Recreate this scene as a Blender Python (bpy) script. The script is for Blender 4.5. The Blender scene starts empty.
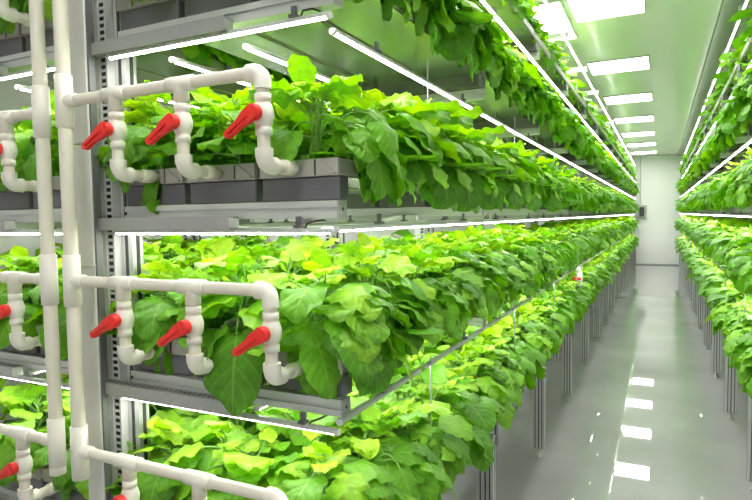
import bpy, math, random
import numpy as np
from mathutils import Vector, Matrix
random.seed(7)
S = bpy.context.scene
COL = S.collection
PI = math.pi

# ------------------------------------------------------------------ materials
def mat(name, col, rough=.5, metal=0., spec=.5, noise=0., nscale=40., bump=0., emit=None, estr=0., bscale=None):
    m = bpy.data.materials.new(name); m.use_nodes = True
    nt = m.node_tree; p = nt.nodes['Principled BSDF']
    p.inputs['Base Color'].default_value = (*col, 1)
    p.inputs['Roughness'].default_value = rough
    p.inputs['Metallic'].default_value = metal
    p.inputs['Specular IOR Level'].default_value = spec
    if noise or bump:
        tc = nt.nodes.new('ShaderNodeTexCoord'); n = nt.nodes.new('ShaderNodeTexNoise')
        n.inputs['Scale'].default_value = nscale; n.inputs['Detail'].default_value = 4
        nt.links.new(tc.outputs['Object'], n.inputs['Vector'])
        if noise:
            r = nt.nodes.new('ShaderNodeMapRange')
            r.inputs['To Min'].default_value = 1 - noise; r.inputs['To Max'].default_value = 1 + noise
            nt.links.new(n.outputs['Fac'], r.inputs['Value'])
            h = nt.nodes.new('ShaderNodeHueSaturation'); h.inputs['Color'].default_value = (*col, 1)
            nt.links.new(r.outputs['Result'], h.inputs['Value'])
            nt.links.new(h.outputs['Color'], p.inputs['Base Color'])
        if bump:
            b = nt.nodes.new('ShaderNodeBump'); b.inputs['Strength'].default_value = bump
            b.inputs['Distance'].default_value = .002
            if bscale:
                n2 = nt.nodes.new('ShaderNodeTexNoise'); n2.inputs['Scale'].default_value = bscale
                nt.links.new(tc.outputs['Object'], n2.inputs['Vector'])
                nt.links.new(n2.outputs['Fac'], b.inputs['Height'])
            else:
                nt.links.new(n.outputs['Fac'], b.inputs['Height'])
            nt.links.new(b.outputs['Normal'], p.inputs['Normal'])
    if emit:
        p.inputs['Emission Color'].default_value = (*emit, 1); p.inputs['Emission Strength'].default_value = estr
    return m

M = {}
M['pvc'] = mat('white_pvc', (.74, .70, .60), .32, noise=.06, nscale=9)
M['fitting'] = mat('pvc_fitting', (.80, .77, .69), .35, noise=.04, nscale=14)
M['red'] = mat('red_plastic', (.80, .025, .018), .38)
M['alu'] = mat('brushed_aluminium', (.58, .59, .58), .36, .4, noise=.06, nscale=60)
M['steel'] = mat('galvanised_steel', (.42, .42, .42), .42, .7, noise=.1, nscale=70)
M['groove'] = mat('groove_and_slot_shade', (.045, .045, .05), .6)  # grooves and joints, also the painted shade behind the upright's slots
M['post'] = mat('pale_painted_steel', (.66, .66, .67), .4, .2, noise=.05, nscale=20)
M['duct'] = mat('ivory_duct', (.66, .65, .62), .45, noise=.04, nscale=8)
M['strip'] = mat('dark_grey_strip', (.16, .165, .17), .4, .3)
M['trough'] = mat('grey_trough_plastic', (.13, .125, .14), .42, noise=.06, nscale=14)
M['lid'] = mat('pale_trough_plastic', (.38, .36, .33), .5, noise=.12, nscale=18)
M['film'] = mat('reflective_film', (.40, .44, .41), .2, .7, noise=.04, nscale=5)
M['clip'] = mat('dark_clip', (.10, .10, .11), .5)
M['cable'] = mat('black_cable', (.02, .02, .02), .5)
M['lamp'] = mat('led_diffuser', (.9, .9, .9), .4, emit=(1, .985, .93), estr=27.)
M['lamp_round'] = mat('round_led_diffuser', (.9, .9, .9), .4, emit=(1, .985, .95), estr=9.)
M['panel'] = mat('panel_diffuser', (.9, .9, .9), .4, emit=(1, .99, .97), estr=14.)
M['wall'] = mat('wall_paint', (.86, .86, .85), .4, noise=.02, nscale=1.5)
M['ceil'] = mat('ceiling_panel', (.76, .755, .76), .2, spec=.5, noise=.03, nscale=1.2)
M['trim'] = mat('ceiling_strip', (.30, .32, .31), .3)
M['box'] = mat('grey_cabinet', (.45, .45, .43), .5)
M['glass'] = mat('dark_glass', (.06, .06, .06), .15)
M['rubber'] = mat('foot_rubber', (.07, .07, .07), .6)

def floor_mat():
    m = mat('epoxy_floor', (.5, .5, .5), .025, spec=.95)
    nt = m.node_tree; p = nt.nodes['Principled BSDF']; L = nt.links
    tc = nt.nodes.new('ShaderNodeTexCoord')
    n = nt.nodes.new('ShaderNodeTexNoise'); n.inputs['Scale'].default_value = 1.3; n.inputs['Detail'].default_value = 6
    L.new(tc.outputs['Object'], n.inputs['Vector'])
    cr = nt.nodes.new('ShaderNodeValToRGB')
    cr.color_ramp.elements[0].position = .3; cr.color_ramp.elements[0].color = (.31, .31, .31, 1)
    cr.color_ramp.elements[1].position = .75; cr.color_ramp.elements[1].color = (.41, .41, .41, 1)
    L.new(n.outputs['Fac'], cr.inputs['Fac']); L.new(cr.outputs['Color'], p.inputs['Base Color'])
    n2 = nt.nodes.new('ShaderNodeTexNoise'); n2.inputs['Scale'].default_value = 5.; n2.inputs['Detail'].default_value = 2
    L.new(tc.outputs['Object'], n2.inputs['Vector'])
    b = nt.nodes.new('ShaderNodeBump'); b.inputs['Strength'].default_value = .03; b.inputs['Distance'].default_value = .0015
    L.new(n2.outputs['Fac'], b.inputs['Height']); L.new(b.outputs['Normal'], p.inputs['Normal'])
    return m
M['floor'] = floor_mat()

def leaf_mat():
    m = bpy.data.materials.new('leaf'); m.use_nodes = True
    nt = m.node_tree; L = nt.links; N = nt.nodes.new; p = nt.nodes['Principled BSDF']; out = nt.nodes['Material Output']
    at = N('ShaderNodeAttribute'); at.attribute_name = 'tint'
    cr = N('ShaderNodeValToRGB'); e = cr.color_ramp.elements
    e[0].position = 0; e[0].color = (.085, .27, .014, 1)
    e[1].position = 1; e[1].color = (.56, .76, .035, 1)
    a = e.new(.35); a.color = (.155, .43, .02, 1)
    a = e.new(.7); a.color = (.32, .62, .03, 1)
    L.new(at.outputs['Fac'], cr.inputs['Fac'])
    uv = N('ShaderNodeUVMap'); uv.uv_map = 'UVMap'
    sx = N('ShaderNodeSeparateXYZ'); L.new(uv.outputs['UV'], sx.inputs[0])
    def mth(op, a=None, b=None, va=0., vb=0.):
        n = N('ShaderNodeMath'); n.operation = op
        n.inputs[0].default_value = va; n.inputs[1].default_value = vb
        if a: L.new(a, n.inputs[0])
        if b: L.new(b, n.inputs[1])
        return n.outputs[0]
    v = mth('SUBTRACT', sx.outputs['Y'], vb=.5); av = mth('ABSOLUTE', v)
    mid = mth('LESS_THAN', av, vb=.022)
    t = mth('SUBTRACT', sx.outputs['X'], mth('MULTIPLY', av, vb=.75))
    s = mth('SINE', mth('MULTIPLY', t, vb=36.))
    lat = N('ShaderNodeMapRange'); lat.inputs['From Min'].default_value = .72; lat.inputs['From Max'].default_value = 1.
    L.new(s, lat.inputs['Value'])
    vein = mth('MAXIMUM', mid, mth('MULTIPLY', lat.outputs['Result'], vb=.55))
    mx = N('ShaderNodeMix'); mx.data_type = 'RGBA'
    L.new(mth('MULTIPLY', vein, vb=.32), mx.inputs['Factor'])
    tc = N('ShaderNodeTexCoord'); nz = N('ShaderNodeTexNoise'); nz.inputs['Scale'].default_value = 60; nz.inputs['Detail'].default_value = 3
    L.new(tc.outputs['Object'], nz.inputs['Vector'])
    hs = N('ShaderNodeHueSaturation'); L.new(cr.outputs['Color'], hs.inputs['Color'])
    mr = N('ShaderNodeMapRange'); mr.inputs['To Min'].default_value = .72; mr.inputs['To Max'].default_value = 1.28
    L.new(nz.outputs['Fac'], mr.inputs['Value']); L.new(mr.outputs['Result'], hs.inputs['Value'])
    L.new(hs.outputs['Color'], mx.inputs['A']); mx.inputs['B'].default_value = (.42, .58, .14, 1)
    L.new(mx.outputs['Result'], p.inputs['Base Color'])
    p.inputs['Roughness'].default_value = .42; p.inputs['Specular IOR Level'].default_value = .45
    b = N('ShaderNodeBump'); b.inputs['Strength'].default_value = .6; b.inputs['Distance'].default_value = .004
    hh = mth('ADD', mth('MULTIPLY', s, vb=-.25), mth('MULTIPLY', nz.outputs['Fac'], vb=1.2))
    L.new(hh, b.inputs['Height']); L.new(b.outputs['Normal'], p.inputs['Normal'])
    tr = N('ShaderNodeBsdfTranslucent')
    hs2 = N('ShaderNodeHueSaturation'); hs2.inputs['Saturation'].default_value = 1.1; hs2.inputs['Value'].default_value = 1.25
    L.new(mx.outputs['Result'], hs2.inputs['Color']); L.new(hs2.outputs['Color'], tr.inputs['Color'])
    ms = N('ShaderNodeMixShader'); ms.inputs[0].default_value = .38
    L.new(p.outputs[0], ms.inputs[1]); L.new(tr.outputs[0], ms.inputs[2]); L.new(ms.outputs[0], out.inputs['Surface'])
    return m
M['leaf'] = leaf_mat()
M['stem'] = mat('pale_green_stem', (.20, .40, .07), .45)

# ------------------------------------------------------------------ mesh builder
class MB:
    def __init__(s): s.v = []; s.f = []; s.m = []; s.s = []
    def add(s, vs, fs, mi=0, smooth=False):
        o = len(s.v); s.v += [tuple(x) for x in vs]
        for f in fs: s.f.append(tuple(i + o for i in f)); s.m.append(mi); s.s.append(smooth)
        return s
    def box(s, x0, x1, y0, y1, z0, z1, mi=0, bev=0.):
        x0, x1 = sorted((x0, x1)); y0, y1 = sorted((y0, y1)); z0, z1 = sorted((z0, z1))
        if bev <= 0:
            vs = [(x, y, z) for z in (z0, z1) for (x, y) in ((x0, y0), (x1, y0), (x1, y1), (x0, y1))]
            return s.add(vs, [(0, 3, 2, 1), (4, 5, 6, 7), (0, 1, 5, 4), (1, 2, 6, 5), (2, 3, 7, 6), (3, 0, 4, 7)], mi)
        b = min(bev, (x1 - x0) * .45, (y1 - y0) * .45, (z1 - z0) * .45)
        def ring(d, z): return [(x0 + b, y0 + d, z), (x1 - b, y0 + d, z), (x1 - d, y0 + b, z), (x1 - d, y1 - b, z), (x1 - b, y1 - d, z), (x0 + b, y1 - d, z), (x0 + d, y1 - b, z), (x0 + d, y0 + b, z)]
        vs = ring(b, z0) + ring(0, z0 + b) + ring(0, z1 - b) + ring(b, z1)
        fs = []
        for r in range(3):
            for i in range(8): j = (i + 1) % 8; fs.append((r * 8 + i, r * 8 + j, r * 8 + 8 + j, r * 8 + 8 + i))
        fs += [tuple(reversed(range(8))), tuple(range(24, 32))]
        return s.add(vs, fs, mi)
    def sweep(s, pts, rad, n=14, mi=0, cap=True):
        pts = [Vector(p) for p in pts]
        if not isinstance(rad, (list, tuple)): rad = [rad] * len(pts)
        up = None; rings = []
        for i, p in enumerate(pts):
            a = pts[max(i - 1, 0)]; b = pts[min(i + 1, len(pts) - 1)]
            d = (b - a)
            if d.length < 1e-9: d = Vector((0, 0, 1))
            d.normalize()
            if up is None:
                up = Vector((0, 0, 1)) if abs(d.z) < .9 else Vector((1, 0, 0))
            e = up - d * up.dot(d); e.normalize(); up = e; g = d.cross(e)
            rings.append([p + (e * math.cos(2 * PI * k / n) + g * math.sin(2 * PI * k / n)) * rad[i] for k in range(n)])
        vs = [v for r in rings for v in r]
        fs = [(i * n + k, i * n + (k + 1) % n, (i + 1) * n + (k + 1) % n, (i + 1) * n + k) for i in range(len(pts) - 1) for k in range(n)]
        s.add(vs, fs, mi, True)
        if cap:
            s.add(rings[0], [tuple(reversed(range(n)))], mi); s.add(rings[-1], [tuple(range(n))], mi)
        return s
    def prof(s, path0, path1, r, mi=0, n=14):
        # straight run with list r = [(t, radius)...]
        a, b = Vector(path0), Vector(path1)
        return s.sweep([a + (b - a) * t for t, _ in r], [q for _, q in r], n, mi)
    def prism(s, poly, axis, a, b, mi=0, flip=None):
        # poly: list of 2D; axis 'x','y','z' extrude from a to b
        def P(q, t):
            return {'x': (t, q[0], q[1]), 'y': (q[0], t, q[1]), 'z': (q[0], q[1], t)}[axis]
        n = len(poly); vs = [P(q, a) for q in poly] + [P(q, b) for q in poly]
        fs = [(i, (i + 1) % n, (i + 1) % n + n, i + n) for i in range(n)] + [tuple(reversed(range(n))), tuple(range(n, 2 * n))]
        return s.add(vs, fs, mi)
    def build(s, name, mats, parent=None, loc=(0, 0, 0), fix=False):
        me = bpy.data.meshes.new(name); me.from_pydata(s.v, [], s.f)
        if not isinstance(mats, (list, tuple)): mats = [mats]
        for m in mats: me.materials.append(M[m])
        me.polygons.foreach_set('material_index', s.m); me.polygons.foreach_set('use_smooth', s.s)
        if fix:
            import bmesh
            b = bmesh.new(); b.from_mesh(me); bmesh.ops.recalc_face_normals(b, faces=b.faces); b.to_mesh(me); b.free()
        me.update()
        o = bpy.data.objects.new(name, me); COL.objects.link(o)
        if parent: o.parent = parent
        o.location = loc
        return o

def tag(o, label=None, cat=None, group=None, kind=None):
    if label: o['label'] = label
    if cat: o['category'] = cat
    if group: o['group'] = group
    elif 'group' in o.keys() and label: del o['group']
    if kind: o['kind'] = kind
    return o
def empty(name, loc=(0, 0, 0), rz=0.):
    o = bpy.data.objects.new(name, None); COL.objects.link(o); o.location = loc; o.rotation_euler = (0, 0, rz)
    o.empty_display_size = .05
    return o
KIDS = {}
def copy_tree(o, parent=None):
    c = o.copy(); COL.objects.link(c)
    if parent: c.parent = parent
    ks = KIDS.get(o.name)
    if ks is None: ks = KIDS[o.name] = list(o.children)
    for ch in ks: copy_tree(ch, c)
    return c

# ------------------------------------------------------------------ layout
H = 1.6                       # eye height
YF, BAY = 1.27, 1.30          # front face of the racks, bay length
NB = 14                       # bays, to Y = 19.47
T = dict(C=.563, B=1.063, A=1.563, D=2.080, E=2.556, F=3.04)
TNAME = dict(C='lowest', B='second lowest', A='middle', D='second highest', E='highest')
LEFTX = lambda x: x
NEIGH = lambda x: x - .955
RIGHTX = lambda x: -x - .21
SIDE = dict(L=(LEFTX, 'left rack'), N=(NEIGH, 'far left rack'), R=(RIGHTX, 'right rack'))
ORD = ['nearest', 'second', 'third', 'fourth', 'fifth', 'sixth', 'seventh', 'eighth', 'ninth', 'tenth']
ROWX = [-.835, -1.09, -1.345]

# ------------------------------------------------------------------ room
def struct(name, mb, m):
    o = mb.build(name, m); o['kind'] = 'structure'; return o
YW, ZC = 19.9, 3.35
XL, XR, YB = -2.75, 1.62, -1.6
struct('floor', MB().box(XL, XR, YB, YW, -.1, 0), 'floor')
struct('ceiling', MB().box(XL, XR, YB, YW, ZC, ZC + .1), 'ceil')
struct('wall_back', MB().box(XL - .1, XR + .1, YW, YW + .1, -.1, ZC + .1), 'wall')
struct('wall_left', MB().box(XL - .1, XL, YB, YW, -.1, ZC + .1), 'wall')
struct('wall_right', MB().box(XR, XR + .1, YB, YW, -.1, ZC + .1), 'wall')
struct('wall_front', MB().box(XL - .1, XR + .1, YB - .1, YB, -.1, ZC + .1), 'wall')
struct('baseboard_back', MB().box(XL, XR, YW - .012, YW, 0, .035), 'trim')
struct('trim_1', MB().box(.44, .64, YB, YW, ZC - .03, ZC), 'trim')

# wall cabinet on the far wall
wc = empty('control_cabinet', (-.515, YW - .12, 1.45))
MB().box(-.12, .12, 0, .12, 0, .40, bev=.01).build('body', 'box', wc)
MB().box(-.085, .055, -.006, 0, .05, .34).build('window', 'glass', wc)
MB().box(.08, .10, -.012, 0, .16, .24).build('handle', 'clip', wc)
tag(wc, 'small grey control cabinet with dark window mounted on the far end wall', 'cabinet')
cd = MB().sweep([(-.58, YW - .03, 1.85), (-.58, YW - .03, ZC)], .014, 8).build('conduit', 'alu')
tag(cd, 'thin grey conduit running up the far wall to the ceiling', 'pipe')

# ceiling light panels
def light_panel(x0, x1, y0, y1):
    o = empty('ceiling_light_panel', ((x0 + x1) / 2, (y0 + y1) / 2, ZC)); w = (x1 - x0) / 2; d = (y1 - y0) / 2; t = .018
    f = MB(); f.box(-w, w, -d, -d + t, -.02, 0).box(-w, w, d - t, d, -.02, 0).box(-w, -w + t, -d + t, d - t, -.02, 0).box(w - t, w, -d + t, d - t, -.02, 0)
    f.build('frame', 'alu', o)
    MB().box(-w + t, w - t, -d + t, d - t, -.014, -.002).build('diffuser', 'panel', o)
    return o
lord = ['nearest bright square ceiling light panel above the aisle', 'second bright ceiling light panel from the front above the aisle',
        'third bright ceiling light panel from the front above the aisle', 'fourth ceiling light panel from the front, above the aisle',
        'fifth ceiling light panel from the front, seen as a narrow bar', 'sixth ceiling light panel, second last before the far wall',
        'last ceiling light panel of the row, closest to the far wall']
for k in range(7):
    y0 = 5.02 + 2.2 * k
    tag(light_panel(-.72 if k == 0 else -.80, -.13, y0, y0 + .64), lord[k], 'ceiling light', 'ceiling light panels above the aisle')
tag(light_panel(-1.30, -.75, 5.02, 6.15), 'bright ceiling light panel above the left rack beside the nearest aisle panel', 'ceiling light')

# ------------------------------------------------------------------ rack bays
def perforated(mb, plane, u0, u1, w0, w1, fixed, step, hw, hh, mi=0):
    """flat plate with a row of rectangular holes: long axis u, short axis w"""
    n = int((u1 - u0) / step); wc_ = (w0 + w1) / 2
    def P(u, w): return {'xz': (w, fixed, u), 'xy': (u, w, fixed)}[plane]
    def q(a, b, c, d): mb.add([P(a, c), P(b, c), P(b, d), P(a, d)], [(0, 1, 2, 3)], mi)
    q(u0, u1, w0, wc_ - hw / 2); q(u0, u1, wc_ + hw / 2, w1)
    for i in range(n):
        a = u0 + i * step
        q(a, a + step - hh, wc_ - hw / 2, wc_ + hw / 2)
    q(u0 + n * step, u1, wc_ - hw / 2, wc_ + hw / 2)

def make_bay(f, near=True):
    root = empty('grow_rack')
    # slotted upright
    u = MB()
    x0, x1 = f(-1.577), f(-1.500); a, b = min(x0, x1), max(x0, x1)
    sl0, sl1 = sorted((f(-1.534), f(-1.502)))
    s0, s1 = sorted((f(-1.577), f(-1.534)))
    u.box(s0, s1, -.022, -.018, 0, 3.3)
    perforated(u, 'xz', 0, 3.3, sl0, sl1, -.020, .0205, .018, .0115)
    u.box(f(-1.577), f(-1.574), -.022, .05, 0, 3.3); u.box(f(-1.503), f(-1.500), -.022, .05, 0, 3.3)
    u.box(f(-1.574), f(-1.503), .046, .05, 0, 3.3, 1)
    u.box(f(-1.5715), f(-1.5055), -.008, -.005, .01, 3.29, 1)  # dark backing paints the shaded interior seen through the slots
    u.build('upright', ['post', 'groove'], root)
    p = MB()
    p.box(f(-1.497), f(-1.452), .004, .044, 0, 3.3); p.box(f(-1.479), f(-1.470), .000, .0045, .002, 3.29, 1)
    p.box(f(-1.4525), f(-1.448), .019, .029, .002, 3.29, 1)
    p.build('profile_post', ['alu', 'groove'], root)
    # aisle side leg: twin aluminium profile with grooves, levelling foot
    l = MB(); zt = T['C'] + .036
    l.box(f(-.750), f(-.7125), -.020, .020, .055, zt, bev=.003); l.box(f(-.7075), f(-.670), -.020, .020, .055, zt, bev=.003)
    l.box(f(-.714), f(-.706), -.018, .014, .055, zt - .004, 1)
    for xc in (-.732, -.688):
        l.box(f(xc - .0028), f(xc + .0028), -.0212, -.0195, .058, zt - .005, 1)
    l.box(f(-.6702), f(-.669), -.004, .004, .058, zt - .005, 1)
    lg = l.build('leg', ['alu', 'groove'], root)
    ft = MB(); ft.prof((f(-.71), 0, 0), (f(-.71), 0, .056), [(0, .024), (.18, .024), (.22, .010), (1, .010)], n=12)
    ft.build('levelling_foot', 'steel', lg)
    l = MB(); l.box(f(-1.02), f(-.98), .0, .04, .02, zt, bev=.003); l.box(f(-1.004), f(-.996), -.0012, .0005, .03, zt - .005, 1)
    l.build('leg', ['alu', 'groove'], root)
    MB().box(f(-1.45), f(-.98), .005, .035, .20, .235).build('brace', 'steel', root)
    for za, zb in ((zt, T['B'] + .05), (T['A'] + .19, T['D'] + .05)): MB().sweep([(f(-.711), .60, za), (f(-.711), .60, zb)], .003, 8).build('hanger_rod', 'steel', root)
    for k in 'CBADEF':
        t = T[k]
        poly = [(-.02, t + .037), (-.02, t + .054), (-.012, t + .054), (-.012, t + .064), (-.02, t + .064), (-.02, t + .080), (.02, t + .080), (.02, t + .037)]
        c = MB().prism(poly, 'x', min(f(-1.452), f(-.716)), max(f(-1.452), f(-.716)))
        ob = c.build('cross_beam', 'alu', root, fix=True)
        e = MB(); e.box(f(-.716), f(-.711), -.021, .021, t + .036, t + .081)
        e.sweep([(f(-.7112), 0, t + .0585), (f(-.7105), 0, t + .0585)], .005, 8, 1)
        e.build('end_cap', ['steel', 'groove'], ob)
        # perforated cantilever bracket in front of the beam
        r = MB(); xa, xb = sorted((f(-1.572), f(-1.02)))
        r.box(xa, xb, -.060, -.057, t + .010, t + .046)
        perforated(r, 'xy', xa, xb, -.057, -.022, t + .0455, .018, .014, .007)
        perforated(r, 'xy', xa, xb, -.057, -.022, t + .0105, .018, .014, .007)
        r.box(f(-1.572), f(-1.024), -.024, -.021, t + .012, t + .044, 1)
        r.box(f(-1.022), f(-1.02), -.057, -.022, t + .012, t + .044)
        r.build('bracket', ['steel', 'groove'], root)
    return root
BAYP = {}
for sd in 'LNR':
    BAYP[sd] = make_bay(SIDE[sd][0])
def place(proto, used, loc):
    o = proto if not used.get(proto.name) else copy_tree(proto)
    used[proto.name] = True; o.location = loc; return o
USED = {}
protos_kids = {sd: list(BAYP[sd].children) for sd in 'LNR'}
for sd in 'LRN':
    nb = {'L': NB + 1, 'R': NB - 1 + 1, 'N': 3}[sd]
    for k in range(nb):
        if sd == 'R' and k == 0: continue
        o = place(BAYP[sd], USED, (0, YF + BAY * k, 0))
        o.name = 'grow_rack'
        if k < 5:
            tag(o, {'L': ['aluminium grow rack bay with slotted post beside the white valve pipes', 'second aluminium rack bay from the front, left of the aisle',
                          'third aluminium rack bay from the front, left of the aisle', 'fourth aluminium rack bay from the front, left of the aisle',
                          'fifth aluminium rack bay from the front, left of the aisle'],
                    'R': ['', 'first aluminium rack bay in view on the right side of the aisle', 'second aluminium rack bay in view on the right of the aisle',
                          'third aluminium rack bay in view on the right of the aisle', 'fourth aluminium rack bay in view on the right of the aisle'],
                    'N': ['metal shelf frame at the far left behind the left white riser pipe', 'metal shelf frame deeper in the far left rack, second from its front',
                          'metal shelf frame deeper in the far left rack, third from its front']}[sd][k], 'rack')
        else:
            nm = 'left' if sd == 'L' else 'right'
            tag(o, f'distant aluminium rack bay with grooved legs on the {nm} side of the aisle', 'rack', f'distant rack bays on the {nm} side')

# ivory duct between the racks
d = MB(); d.box(-1.597, -1.526, 1.196, 1.222, 0, 1.46, bev=.003); d.box(-1.597, -1.526, 1.196, 1.222, 1.463, 1.83, bev=.003)
d.box(-1.597, -1.526, 1.196, 1.222, 1.833, ZC, bev=.003)
dd = d.build('cable_duct', 'duct')
MB().box(-1.5255, -1.519, 1.200, 1.222, 0, ZC).build('side_strip', 'strip', dd)['label'] = 'dark grey side channel'  # dark strip along the right side of the duct
tag(dd, 'tall ivory rectangular duct behind the right white riser pipe', 'duct')

# ------------------------------------------------------------------ troughs
def make_trough(length=1.292):
    """grey trough with pale lid; local origin centre of its front end, z = tier datum"""
    root = empty('growing_trough'); w = .117
    for a in (0, length - .05): MB().box(-w, w, a, a + .05, .082, .142, bev=.003).build('end_box', 'trough', root)
    l = MB(); l.box(-w - .002, w + .002, -.003, length + .001, .143, .186, bev=.004)
    for yy in np.arange(.108, length, .216): l.sweep([(0, yy, .185), (0, yy, .190)], .03, 12)
    l.build('lid', 'lid', root)
    MB().box(w - .004, w, .56, .66, .186, .262, bev=.001).build('splash_guard', 'lid', root)
    MB().box(-w + .004, w - .004, .052, length - .052, .1395, .1425).build('reflector_film', 'film', root)
    c = MB(); c.box(-w - .002, w + .002, -.008, -.004, .143, .186); c.build('end_cap', 'lid', root)
    c = MB(); c.prism([(.062, .186), (.112, .15), (.104, .147), (.062, .150)], 'y', -.012, -.008)
    c.build('gusset', 'lid', root)
    MB().box(.050, .054, -.0095, -.008, .145, .184).build('joint', 'groove', root)
    return root
TP = make_trough()
TROW = ['aisle side', 'centre', 'inner']
for sd, nrows, nb in (('L', 3, NB), ('R', 2, NB), ('N', 3, 2)):
    f = SIDE[sd][0]
    for k in range(1 if sd == 'R' else 0, nb):
        for tn in 'CBADE':
            for r in range(nrows):
                if sd == 'L' and k >= 3 and r > 0: continue
                if sd == 'R' and r > 0 and k > 3: continue
                if sd == 'N' and tn == 'E': continue
                o = place(TP, USED, (f(ROWX[r]), YF - .003 + BAY * k, T[tn])); o.name = 'growing_trough'
                rn = TROW[r] if sd != 'N' else ['right', 'middle', 'left'][r]
                if k < 4:
                    tag(o, f'grey growing trough, {ORD[k if sd != "R" else k - 1]} length, {rn} row, {TNAME[tn]} shelf, {SIDE[sd][1]}', 'trough')
                else:
                    tag(o, f'distant grey growing trough on the {TNAME[tn]} shelf of the {SIDE[sd][1]}', 'trough',
                        f'distant troughs on the {TNAME[tn]} shelf of the {SIDE[sd][1]}')

# ------------------------------------------------------------------ LED tubes
def make_led(length, clips, axis='y', full=False):
    root = empty('led_grow_light')
    n = 8; r = .0075
    def arc(a0, a1, m, rr): return [(rr * math.cos(a0 + (a1 - a0) * i / m), rr * math.sin(a0 + (a1 - a0) * i / m)) for i in range(m + 1)]
    low = arc(PI, 2 * PI, n, r)
    if full: low = arc(0, 2 * PI, 16, r)[:-1]
    hs = [(-r * 1.25, -.003), (-r * 1.02, -.003), (-r * 1.02, 0.0003), (r * 1.02, 0.0003), (r * 1.02, -.003), (r * 1.25, -.003), (r * 1.2, .005), (r * .6, .009), (-r * .6, .009), (-r * 1.2, .005)]
    d = MB(); q = [(a, b) for a, b in low]
    if axis == 'y':
        d.prism(q, 'y', .012, length - .012)
    else:
        d.prism([(a, b) for a, b in q], 'x', .012, length - .012)
    d.build('diffuser', 'lamp_round' if full else 'lamp', root, fix=True)
    if full: hs = [(-.004, r), (.004, r), (.003, r + .004), (-.003, r + .004)]
    h = MB(); h.prism(hs, axis, .006, length - .006); h.build('housing', 'alu', root, fix=True)
    for a in (0., length - .012):
        e = MB(); e.prism(arc(0, 2 * PI, 12, r * 1.12)[:-1], axis, a, a + .012); e.build('end_cap', 'post', root, fix=True)
    for c in clips:
        k = MB()
        if axis == 'y': k.box(-.012, .012, c - .01, c + .01, .009, .016).box(-.003, .003, c - .008, c + .008, .016, .038)
        else: k.box(c - .01, c + .01, -.012, .012, .009, .016).box(c - .008, c + .008, -.003, .003, .016, .038)
        k.build('mounting_clip', 'clip', root)
    return root
LP = make_led(1.288, (.25, 1.04), 'y')
LF = make_led(1.288, (.25, 1.04), 'y', True)
LX = make_led(.765, (.22, .66), 'x')
zl = dict(C=.565, B=1.085, A=1.572, D=2.052, E=2.552, F=3.04)
LROWX = [-.722, -.985, -1.245]
for sd in 'LRN':
    f = SIDE[sd][0]
    for k in range(1 if sd == 'R' else 0, NB if sd != 'N' else 2):
        for tn in 'BADEF':
            for r in range(3):
                if r > 0 and (k > 2 or tn == 'F'): continue
                if sd == 'R' and r == 2: continue
                if sd == 'N' and (r > 1 or tn in 'EF'): continue
                o = place(LF if tn == 'F' else LP, USED, (f(LROWX[r]), YF - .02 + BAY * k, zl[tn])); o.name = 'led_grow_light'
                sh = TNAME.get(tn, 'top frame')
                rn = ['aisle edge', 'second row', 'third row'][r] if sd != 'N' else ['right', 'left'][r]
                under = f'under the {sh} shelf' if tn != 'F' else 'along the top frame'
                if k < 4:
                    tag(o, f'{ORD[k if sd != "R" else k - 1]} lengthwise white light tube, {rn}, {under}, {SIDE[sd][1]}', 'grow light')
                else:
                    tag(o, f'distant glowing light tube {under} of the {SIDE[sd][1]}', 'grow light', f'distant light tubes {under} of the {SIDE[sd][1]}')
for sd in 'LN':
    f = SIDE[sd][0]
    for tn in 'BAD':
        o = place(LX, USED, (f(-1.478), YF - .036, T[tn] + .004)); o.name = 'led_grow_light'
        tag(o, f'crosswise white light tube on the front edge under the {TNAME[tn]} shelf, {SIDE[sd][1]}', 'grow light')
# black power leads by the front tube ends
for (x, tn) in ((-1.29, 'D'), (-.80, 'D'), (-1.28, 'A'), (-.80, 'A'), (-.80, 'B')):
    z = T[tn] + .012
    c = MB().sweep([(x, YF - .036, z), (x + .012, YF - .044, z + .012), (x + .03, YF - .030, z + .018), (x + .035, YF - .004, z + .020), (x + .02, YF + .03, z + .018)], .0028, 8)
    tag(c.build('power_lead', 'cable'), f'black power lead at {"left" if x < -1 else "right"} end of crosswise tube under {TNAME[tn]} shelf', 'cable')

# ------------------------------------------------------------------ PVC manifolds
YP = 1.122
def elbow(mb, c, d0, d1, R=.023, r=.0205, mi=0, n=16):
    """fitting turning from direction -d0 side to d1 at corner c"""
    c = Vector(c); d0 = Vector(d0); d1 = Vector(d1)
    pts = [c + d0 * (R + .014), c + d0 * (R + .0135)] ; rr = [r * 1.0, r * 1.05]
    pts = [c + d0 * (R + .016)]; rr = [r * 1.06]
    pts.append(c + d0 * (R)); rr.append(r * 1.06)
    m = 6
    for i in range(m + 1):
        t = i / m * PI / 2
        pts.append(c + d0 * (R * (1 - math.sin(t))) + d1 * (R * (1 - math.cos(t)))); rr.append(r)
    pts.append(c + d1 * R); rr.append(r * 1.06); pts.append(c + d1 * (R + .016)); rr.append(r * 1.06)
    # drop duplicate
    P, Q = [pts[0]], [rr[0]]
    for p, q in zip(pts[1:], rr[1:]):
        if (p - P[-1]).length > 1e-4: P.append(p); Q.append(q)
    mb.sweep(P, Q, n, mi); return mb
PR = .0155
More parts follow.
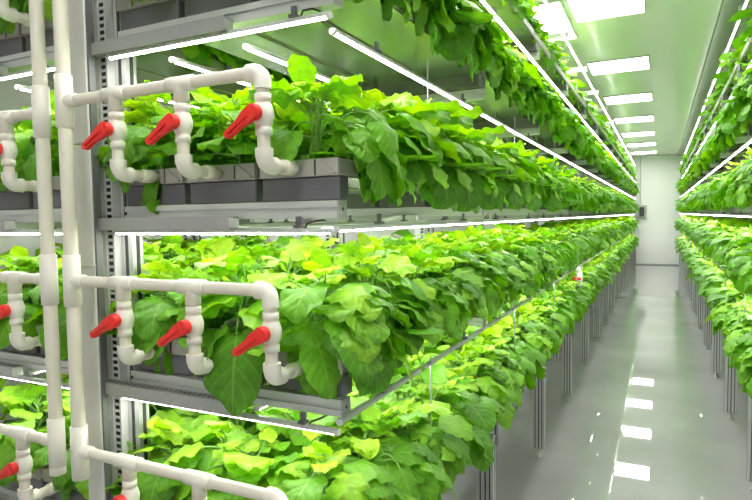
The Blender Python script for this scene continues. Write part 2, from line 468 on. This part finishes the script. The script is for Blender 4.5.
def valve(parent, x, y, z, ang):
    b = MB()
    b.prof((x, y, z + .048), (x, y, z - .048), [(0, .0165), (0.001, .0195), (.18, .0195), (.2, .0165), (.26, .0205), (.4, .0245), (.5, .0255), (.6, .0245), (.74, .0205), (.8, .0165), (.82, .0195), (.999, .0195), (1, .0165)], n=20)
    b.prof((x, y, z), (x, y - .030, z), [(0, .013), (1, .013)], n=14)
    v = b.build('ball_valve', 'fitting', parent)
    h = MB()
    h.prof((x, y - .026, z), (x, y - .046, z), [(0, .0175), (.1, .019), (.9, .019), (1, .016)], n=18)
    # lever: widened at the hub, raised rib, blunt tip
    out = [(.010, .016), (.004, -.017), (-.020, -.0165), (-.045, -.010), (-.086, -.009), (-.092, -.004), (-.092, .006), (-.086, .010), (-.045, .011), (-.018, .017)]
    ca, sa = math.cos(ang), math.sin(ang)
    rot = lambda p: (x + p[0] * ca - p[1] * sa, z + p[0] * sa + p[1] * ca)
    h.prism([rot(p) for p in out], 'y', y - .034, y - .048)
    rib = [(-.012, .003), (-.080, .002), (-.080, -.002), (-.012, -.003)]
    h.prism([rot(p) for p in rib], 'y', y - .048, y - .053)
    h.build('lever', 'red', v, fix=True)
    return v
def manifold(xr, ztop, zbot, arms, sgn, label):
    root = empty('water_pipe', (xr, YP, zbot))
    L = lambda x, y, z: (x - xr, y - YP, z - zbot)
    r = MB(); r.sweep([L(xr, YP, ztop), L(xr, YP, zbot)], .0195, 22); r.build('riser', 'pvc', root)
    e = MB(); e.prof(L(xr, YP, zbot + .04), L(xr, YP, zbot - .006), [(0, .0205), (.05, .0232), (.95, .0232), (1, .018)], n=22); e.build('end_cap', 'fitting', root)
    for za, drops, dz in arms:
        t = MB()
        t.prof(L(xr, YP, za + .075), L(xr, YP, za - .075), [(0, .0205), (.01, .0242), (.99, .0242), (1, .0205)], n=22)
        t.prof(L(xr, YP, za), L(xr + sgn * .052, YP, za), [(0, .019), (.97, .0190), (1, .0165)], n=16)
        t.build('tee_fitting', 'fitting', root)
        xe = drops[-1]
        a = MB(); a.sweep([L(xr + sgn * .04, YP, za), L(xe - sgn * .03, YP, za)], PR, 16); a.build('arm_pipe', 'pvc', root)
        for i, xd in enumerate(drops):
            if i < len(drops) - 1:
                q = MB(); q.prof(L(xd - .042, YP, za), L(xd + .042, YP, za), [(0, .0165), (.01, .0198), (.99, .0198), (1, .0165)], n=18)
                q.prof(L(xd, YP, za), L(xd, YP, za - .046), [(0, .0190), (.98, .0198), (1, .0165)], n=18)
                q.build('tee_fitting', 'fitting', root)
            else:
                q = MB(); elbow(q, L(xd, YP, za), (-sgn, 0, 0), (0, 0, -1)); q.build('elbow_fitting', 'fitting', root)
            zv = za - .098; zc = za - dz
            s = MB(); s.sweep([L(xd, YP, za - .035), L(xd, YP, zc + .030)], PR, 16); s.build('drop_pipe', 'pvc', root)
            x_, y_, z_ = L(xd, YP, zv)
            valve(root, x_, y_, z_, math.radians(33 + (i * 37 % 7) - 3))
            q = MB(); elbow(q, L(xd, YP, zc), (0, 0, 1), (0, 1, 0)); q.build('elbow_fitting', 'fitting', root)
            s = MB(); s.sweep([L(xd, YP + .03, zc), L(xd, YF - .030, zc)], PR, 16)
            s.prof(L(xd, YF - .075, zc), L(xd, YF - .032, zc), [(0, .0165), (.02, .019), (.98, .019), (1, .016)], n=16)
            s.sweep([L(xd, YF - .035, zc), L(xd, YF - .011, zc)], .010, 12, 1)
            s.build('inlet_pipe', ['pvc', 'lid'], root)
    tag(root, label, 'water pipe')
    return root
DR = [-1.320, -1.086, -.836]; DRB = [-1.320, -1.070, -.829]; DR2 = [-1.325, -1.070, -.812]
manifold(-1.528, 2.75, .848, [(1.941, DR, .215), (1.430, DRB, .212), (.928, DR2, .205)], 1, 'white plumbing riser with three right-hand arms and red lever valves')
DN = [x for x in (-1.795, -2.045, -2.30)]
manifold(-1.630, 2.75, .845, [(2.44, DN, .205), (1.920, DN, .205), (1.430, DN, .212), (.938, DN, .215)], -1, 'white plumbing riser at far left with arms to the left')

# metal plate with thin hoses over the far left trough
mp = empty('hose_bracket', (-1.98, 1.30, 1.275))
MB().box(-.14, .07, -.06, .02, 0, .004, bev=.001).build('plate', 'alu', mp)
for dx in (0, .035):
    MB().sweep([(-.02 + dx, -.03, .002), (-.005 + dx, -.035, -.02), (.03 + dx, -.045, -.055), (.06 + dx, -.05, -.075)], .004, 8).build('hose', 'fitting', mp)
tag(mp, 'thin metal plate with two small hoses above a far left trough', 'bracket')
# small white valve stub with red lever half way down the left rack
vs = empty('valve_stub', (-.70, 5.95, T['C'] + .42))
q = MB(); q.sweep([(0, 0, -.2), (0, 0, .10)], .015, 12); elbow(q, (0, 0, .125), (0, 0, -1), (-1, 0, 0)); q.build('pipe', 'pvc', vs)
q = MB().prof((0, 0, .05), (0, 0, -.04), [(0, .02), (.3, .026), (.7, .026), (1, .02)]).build('valve_body', 'fitting', vs)
MB().box(-.06, .012, -.042, -.026, -.02, .008, bev=.004).build('lever', 'red', vs)
tag(vs, 'small white pipe valve with red lever among plants half way down left rack', 'valve')

# ------------------------------------------------------------------ plants
rng = np.random.default_rng(11)
def leaf_arrays(base, az, el, pet, length, width, bend_p, bend_b, tint, nu, nv, rs, roll=0., ruf=1.):
    """returns blade (verts, quads, uv, tint) and petiole centreline"""
    # centreline by integrating pitch along the stalk then the blade
    pts = [np.array(base, float)]; ca, sa = math.cos(az), math.sin(az); pitch = el; np_ = 4
    dirs = []
    for i in range(np_):
        pitch -= bend_p / np_; d_ = np.array([ca * math.cos(pitch), sa * math.cos(pitch), math.sin(pitch)])
        pts.append(pts[-1] + d_ * pet / np_); dirs.append(d_)
    pet_line = np.array(pts)
    cl = [pts[-1]]; ns = []; tt = np.linspace(0, 1, nu + 1); u = .45 * tt + .55 * (1 - np.cos(PI * tt)) / 2
    az2 = az + rs.uniform(-.35, .35); twist = rs.uniform(-.35, .35)
    for i in range(nu + 1):
        pitch_i = max(pitch - bend_b * u[i] ** 1.1, -1.75)
        az_i = az + (az2 - az) * u[i]; d_ = np.array([math.cos(az_i) * math.cos(pitch_i), math.sin(az_i) * math.cos(pitch_i), math.sin(pitch_i)])
        side = np.array([-math.sin(az_i), math.cos(az_i), 0.]); nn = np.cross(d_, side); nn *= 1 if True else 1
        rr = roll + twist * i / nu; s2 = side * math.cos(rr) + nn * math.sin(rr); n2 = np.cross(d_, s2)
        ns.append((s2, n2)); 
        if i < nu: cl.append(cl[-1] + d_ * length * (u[i + 1] - u[i]))
    v = np.linspace(-1, 1, 2 * nv + 1)
    w = width * .5 * np.power(np.clip(np.sin(PI * np.power(np.clip(u, 0, 1), .72)), 0, 1), .52)
    w[0] = width * .14; w[-1] = width * .03
    ph1, ph2 = rs.uniform(0, 6.28, 2); k1 = rs.uniform(2.0, 3.8); amp = width * .085 * ruf; cup = rs.uniform(-.05, .26)
    if nu >= 8: w = w * (1 + .025 * np.sin(u * 44 + ph1) * (u < .95))
    V = []; UV = []
    for i in range(nu + 1):
        s2, n2 = ns[i]
        for j, vv in enumerate(v):
            lobe = .16 * width * (abs(vv) ** 1.5) * (1 - u[i]) ** 4 * min(1, u[i] * 14 + .2)      # heart-shaped base sweeps back
            bulge = width * .03 * math.sin(u[i] * 19 - abs(vv) * 5) * abs(vv) * (1 - abs(vv)) * 3.2
            z = -cup * w[i] * vv * vv + amp * (abs(vv) ** 2.2) * math.sin(k1 * 2 * PI * u[i] + (ph1 if vv > 0 else ph2)) + bulge
            dback = (cl[min(i + 1, nu)] - cl[max(i - 1, 0)]); dback /= np.linalg.norm(dback)
            V.append(cl[i] + s2 * (w[i] * vv) - n2 * z * -1 - dback * lobe); UV.append((u[i], .5 + vv * .5))
    nc = len(v); F = [(i * nc + j, (i + 1) * nc + j, (i + 1) * nc + j + 1, i * nc + j + 1) for i in range(nu) for j in range(nc - 1)]
    return np.array(V), np.array(F), np.array(UV), np.full(len(V), tint), pet_line

def plant_arrays(kind, seed, hi=True):
    rs = np.random.default_rng(seed)
    B = dict(V=[], F=[], UV=[], T=[]); St = MB()
    off = 0
    stems = [(rs.uniform(-.02, .02), rs.uniform(-.03, .03), rs.uniform(.13, .20)) for _ in range(4)]
    stems.append((0, 0, .15))
    leaves = []
    def top(n, sc=1.):
        for _ in range(n):
            leaves.append(('top', rs.uniform(0, 2 * PI), rs.uniform(.55, 1.35), rs.uniform(.03, .08), rs.uniform(.055, .10) * sc, rs.uniform(.8, 1.05), rs.uniform(.1, .5), rs.uniform(.5, 1.5), rs.uniform(.5, .95)))
    def mid(n):
        for _ in range(n):
            leaves.append(('mid', rs.uniform(0, 2 * PI), rs.uniform(.35, 1.0), rs.uniform(.05, .10), rs.uniform(.10, .155), rs.uniform(.8, 1.02), rs.uniform(.2, .8), rs.uniform(.6, 1.6), rs.uniform(.25, .75)))
    def low(n):
        for _ in range(n):
            leaves.append(('low', rs.uniform(0, 2 * PI), rs.uniform(.1, .6), rs.uniform(.05, .10), rs.uniform(.10, .15), rs.uniform(.78, 1.), rs.uniform(.2, .7), rs.uniform(.5, 1.4), rs.uniform(.05, .45)))
    def drape(n, ac, spread):
        for _ in range(n):
            leaves.append(('drape', ac + rs.uniform(-spread, spread), rs.uniform(-.1, .95), rs.uniform(.07, .13), rs.uniform(.10, .16), rs.uniform(.78, 1.0), rs.uniform(.6, 1.6), rs.uniform(.8, 1.5), rs.uniform(.05, .6)))
    q = 1. if hi else .8
    if kind == 'inner': top(int(12 * q)); mid(int(16 * q)); low(int(6 * q))
    if kind == 'edge': top(int(11 * q)); mid(int(12 * q)); low(int(3 * q)); drape(int(18 * q), 0, .75)
    if kind == 'trim': top(int(11 * q)); mid(int(12 * q)); low(int(4 * q)); drape(int(14 * q), 0, .7)
    if kind == 'corner': top(11); mid(12); low(3); drape(17, 0, .75); drape(2, -PI / 2, .4)
    if kind == 'deep':
        top(11); mid(13); low(3); drape(15, 0, .75)
        for _ in range(8): leaves.append(('long', rs.uniform(-.5, .5), rs.uniform(-.1, .5), rs.uniform(.10, .17), rs.uniform(.13, .18), rs.uniform(.75, .95), rs.uniform(.9, 1.5), rs.uniform(.5, 1.2), rs.uniform(.02, .4)))
    if kind == 'front': top(13); mid(18); low(9); drape(6, 0, .9)
    if kind == 'tongue': top(13); mid(18); low(8); drape(2, 0, .6); leaves.append(('tongue', .66 + rs.uniform(-.05, .05), .25, .175, .20, .98, 1.15, .75, .06))
    if kind == 'lip': top(13); mid(18); low(8); drape(2, 0, .6); leaves.append(('tongue', .35, .3, .13, .15, .85, .9, .9, .08))
    order = {'top': (.75, 1.), 'mid': (.4, .95), 'low': (.1, .5), 'drape': (.25, .8), 'tongue': (.62, .63), 'long': (.3, .9)}
    nu, nv = (14, 4) if hi else (5, 1)
    for (kd, az, el, pet, ln, wr, bp, bb, ti) in leaves:
        sx, sy, sh = stems[rs.integers(0, len(stems))]
        a, b = order[kd]; t = rs.uniform(a, b); base = (sx * (1 + t), sy * (1 + t), sh * t)
        if kd in ('drape', 'long') and kind in ('edge', 'corner', 'deep') and abs(az) < 1.2: base = (base[0] + rs.uniform(.02, .075), base[1] + rs.uniform(-.05, .05), base[2])
        if not hi: ln *= 1.1
        V, F, UV, TT, pl = leaf_arrays(base, az, el, pet, ln, ln * wr, bp, bb, ti, nu, nv, rs, rs.uniform(-.35, .35), .55 if kd in ('drape', 'long', 'tongue') else .85)
        V[:, 2] = np.minimum(V[:, 2], .275 + (V[:, 2] - .275) * .1)
        # leaves resting inside the trough width stay above its lid
        if kd == 'tongue': pass
        elif kd != 'drape':
            V[:, 2] = np.where(V[:, 2] < .012, .012 + rs.uniform(0, .006) , V[:, 2])
        else:
            ins = (V[:, 0] < .122) & (V[:, 1] > -.085) if kind == 'corner' else (V[:, 0] < .122 if kind in ('edge', 'trim', 'deep') else V[:, 0] < .085)
            zm = -.17 if kd == 'long' else -.12
            V[:, 2] = np.where(V[:, 2] < zm, zm + (V[:, 2] - zm) * .35, V[:, 2])
            V[:, 2] = np.where(ins & (V[:, 2] < .012), .012, V[:, 2])
        B['V'].append(V); B['F'].append(F + off); B['UV'].append(UV); B['T'].append(TT); off += len(V)
        if hi: St.sweep([tuple(p) for p in pl], [.0027, .0024, .0021, .0019, .0016], 5, 0, False)
    if hi:
        for sx, sy, sh in stems: St.sweep([(0, 0, -.004), (sx, sy, sh * .4), (sx * 1.8, sy * 1.8, sh)], [.006, .005, .003], 6, 0, False)
    for k in B: B[k] = np.concatenate(B[k])
    return B, St

def mesh_from(name, V, F, UV, TT, mats):
    me = bpy.data.meshes.new(name)
    nf = len(F); me.vertices.add(len(V)); me.vertices.foreach_set('co', V.astype(np.float32).ravel())
    me.loops.add(nf * 4); me.loops.foreach_set('vertex_index', F.astype(np.int32).ravel())
    me.polygons.add(nf); me.polygons.foreach_set('loop_start', np.arange(0, nf * 4, 4, dtype=np.int32))
    me.polygons.foreach_set('use_smooth', np.ones(nf, dtype=bool))
    for m in mats: me.materials.append(M[m])
    uvl = me.uv_layers.new(name='UVMap'); uvl.data.foreach_set('uv', UV[F.ravel()].astype(np.float32).ravel())
    a = me.attributes.new('tint', 'FLOAT', 'POINT'); a.data.foreach_set('value', TT.astype(np.float32))
    me.update(calc_edges=True); me.validate()
    return me

KINDS = [('inner', 5), ('edge', 7), ('corner', 4), ('front', 4), ('tongue', 1), ('lip', 1), ('trim', 5), ('deep', 5)]
HI = {}; LO = {}
sd_ = 100
for kind, n in KINDS:
    HI[kind] = []
    for i in range(n):
        sd_ += 1; B, St = plant_arrays(kind, sd_)
        me = mesh_from('foliage', B['V'], B['F'], B['UV'], B['T'], ['leaf'])
        me2 = bpy.data.meshes.new('stem'); me2.from_pydata(St.v, [], St.f); me2.materials.append(M['stem']); me2.polygons.foreach_set('use_smooth', [True] * len(St.f)); me2.update()
        HI[kind].append((me, me2))
for kind in ('inner', 'edge', 'trim'):
    LO[kind] = []
    for i in range(8):
        sd_ += 1; LO[kind].append(plant_arrays(kind, sd_, False)[0])

sites = []     # (importance, side, tier, row, index, x, y, z)
SP = BAY / 6
for sdn, nrows, tiers in (('L', 3, 'CBADE'), ('R', 2, 'CBADE'), ('N', 3, 'CBAD')):
    f = SIDE[sdn][0]
    for tn in tiers:
        for r in range(nrows):
            for i in range(NB * 6):
                y = YF + .115 + SP * i - (.03 if i == 0 else 0); x = f(ROWX[r] - (.03 * min(1., max(0., (y - 3.) / 3.)) if r == 0 else 0.))
                if sdn == 'R' and y < 3.4: continue
                if sdn == 'N' and y > 2.9: continue
                if r == 2 and y > 4.6: continue
                if r == 1 and y > 9 and tn != 'C': continue
                z = T[tn] + .187
                c = Vector((x, y, z - H)); dist = c.length
                imp = dist * (1 + .45 * r) * (1.25 if sdn != 'L' else 1.)
                if tn == 'E': imp *= 1.25
                if tn == 'D': imp *= 1.1
                if sdn == 'L' and r == 2 and y > 2.2: imp *= 1.6
                if sdn == 'N' and r == 2: imp *= 1.5
                # in frame?
                sites.append((imp, sdn, tn, r, i, x, y, z))
# keep what the frame can show
RM = np.array([[.89862346, -.43857489, -.0113115], [.43847036, .89694112, .05692422], [-.01481978, -.0561132, .99831442]])
def px(p):
    c = RM.T @ (np.array(p) - np.array([0, 0, H])); return 376 + 583 * c[0] / max(c[1], .01), 250 - 583 * c[2] / max(c[1], .01), c[1]
keep = []
for s in sites:
    u, w, dd = px((s[5], s[6], s[7] + .1)); m = 583 * .35 / dd
    if dd > .2 and -m < u < 752 + m and -m < w < 500 + m: keep.append(s)
keep.sort(key=lambda s: s[0])
near, far = keep[:300], keep[300:]
RN = {'L': ['aisle side row', 'centre row', 'inner row'], 'R': ['aisle side row', 'second row'], 'N': ['right row', 'middle row', 'left row']}
first_idx = {}
for s in keep:
    key = (s[1], s[2], s[3]); first_idx[key] = min(first_idx.get(key, 999), s[4])
for q, (imp, sdn, tn, r, i, x, y, z) in enumerate(near):
    if r == 0: kind = 'corner' if (i == 0 and sdn != 'R') else ('trim' if tn == 'E' else ('deep' if (tn in 'AD' or random.random() < .4) and tn != 'C' and i < 14 else 'edge'))
    else: kind = ({'B': 'tongue', 'A': 'lip'}.get(tn, 'front') if (r == 1 and sdn == 'L') else 'front') if i == 0 else 'inner'
    me, me2 = random.choice(HI[kind])
    rz = random.uniform(-.22, .22)
    if kind in ('front', 'tongue'): rz += -PI / 2
    elif kind in ('edge', 'trim', 'deep'):
        if sdn == 'R': rz += PI
    elif kind == 'inner': rz = random.uniform(0, 2 * PI)
    root = empty('leafy_green_plant', (x + (0 if r == 0 else random.uniform(-.01, .01)), y + random.uniform(-.02, .02) * (i > 0), z), rz)
    sc = random.uniform(.94, 1.06) + (.06 if tn == 'A' and i < 6 else 0); sc *= .82 if tn == 'E' else 1.; root.scale = (sc, sc, sc)
    a = bpy.data.objects.new('foliage', me); COL.objects.link(a); a.parent = root
    b = bpy.data.objects.new('stem', me2); COL.objects.link(b); b.parent = root
    j = i - first_idx[(sdn, tn, r)]
    if j < 10:
        tag(root, f'leafy green plant, {ORD[j]} from the front, {RN[sdn][r]}, {TNAME[tn]} shelf, {SIDE[sdn][1]}', 'plant', f'leafy plants on the {TNAME[tn]} shelf of the {SIDE[sdn][1]}')
    else:
        tag(root, f'leafy green plant farther along the {RN[sdn][r]} of the {TNAME[tn]} shelf, {SIDE[sdn][1]}', 'plant', f'farther plants, {RN[sdn][r]}, {TNAME[tn]} shelf, {SIDE[sdn][1]}')
Vs, Fs, Us, Ts = [], [], [], []; off = 0
for (imp, sdn, tn, r, i, x, y, z) in far:
    kind = ('trim' if tn == 'E' else 'edge') if r == 0 else 'inner'
    B = LO[kind][rng.integers(0, 8)]
    rz = rng.uniform(-.25, .25) + (PI if sdn == 'R' else 0) if kind != 'inner' else rng.uniform(0, 6.28)
    sc = rng.uniform(.92, 1.1) * (.82 if tn == 'E' else 1.); c, s_ = math.cos(rz) * sc, math.sin(rz) * sc
    V = B['V']; W = np.stack([V[:, 0] * c - V[:, 1] * s_ + x, V[:, 0] * s_ + V[:, 1] * c + y + rng.uniform(-.02, .02), V[:, 2] * sc + z], 1)
    Vs.append(W); Fs.append(B['F'] + off); Us.append(B['UV']); Ts.append(np.clip(B['T'] + rng.uniform(-.08, .08), 0, 1)); off += len(V)
me = mesh_from('distant_greens', np.concatenate(Vs), np.concatenate(Fs), np.concatenate(Us), np.concatenate(Ts), ['leaf'])
fo = bpy.data.objects.new('distant_greens', me); COL.objects.link(fo)
tag(fo, 'dense rows of leafy greens receding to the far wall on both racks', 'plants', kind='stuff')
print('plants', len(near), len(far), len(me.polygons))

# ------------------------------------------------------------------ camera, world, view
cam = bpy.data.cameras.new('camera'); co = bpy.data.objects.new('camera', cam); COL.objects.link(co)
cam.sensor_width = 36; cam.lens = 583 / 752 * 36; cam.clip_start = .02
right = Vector(RM @ np.array([1, 0, 0])); fwd = Vector(RM @ np.array([0, 1, 0])); upv = Vector(RM @ np.array([0, 0, 1]))
m4 = Matrix((( right.x, upv.x, -fwd.x, 0), (right.y, upv.y, -fwd.y, 0), (right.z, upv.z, -fwd.z, H), (0, 0, 0, 1)))
co.matrix_world = m4
S.camera = co
w = bpy.data.worlds.new('world'); S.world = w; w.use_nodes = True
w.node_tree.nodes['Background'].inputs[0].default_value = (.8, .85, .9, 1); w.node_tree.nodes['Background'].inputs[1].default_value = .3
# unseen panels added overhead and behind the camera for ambient fill
for k, y0 in enumerate((.62, 2.82)): tag(light_panel(-.80, -.13, y0, y0 + .64), ['added unseen ceiling light panel over the near end of the aisle', 'added unseen ceiling light panel just before the first one in view'][k], 'ceiling light')
tag(light_panel(-.80, -.13, -1.3, -.66), 'added unseen ceiling light panel behind the viewer near the front wall', 'ceiling light')
S.view_settings.view_transform = 'Standard'; S.view_settings.look = 'None'; S.view_settings.gamma = 1
S.view_settings.exposure = 0.7
S.view_settings.use_curve_mapping = False
S.cycles.use_light_tree = True; S.cycles.use_denoising = True
S.cycles.max_bounces = 10; S.cycles.diffuse_bounces = 5; S.cycles.glossy_bounces = 4; S.cycles.transmission_bounces = 4
S.cycles.sample_clamp_indirect = 6.
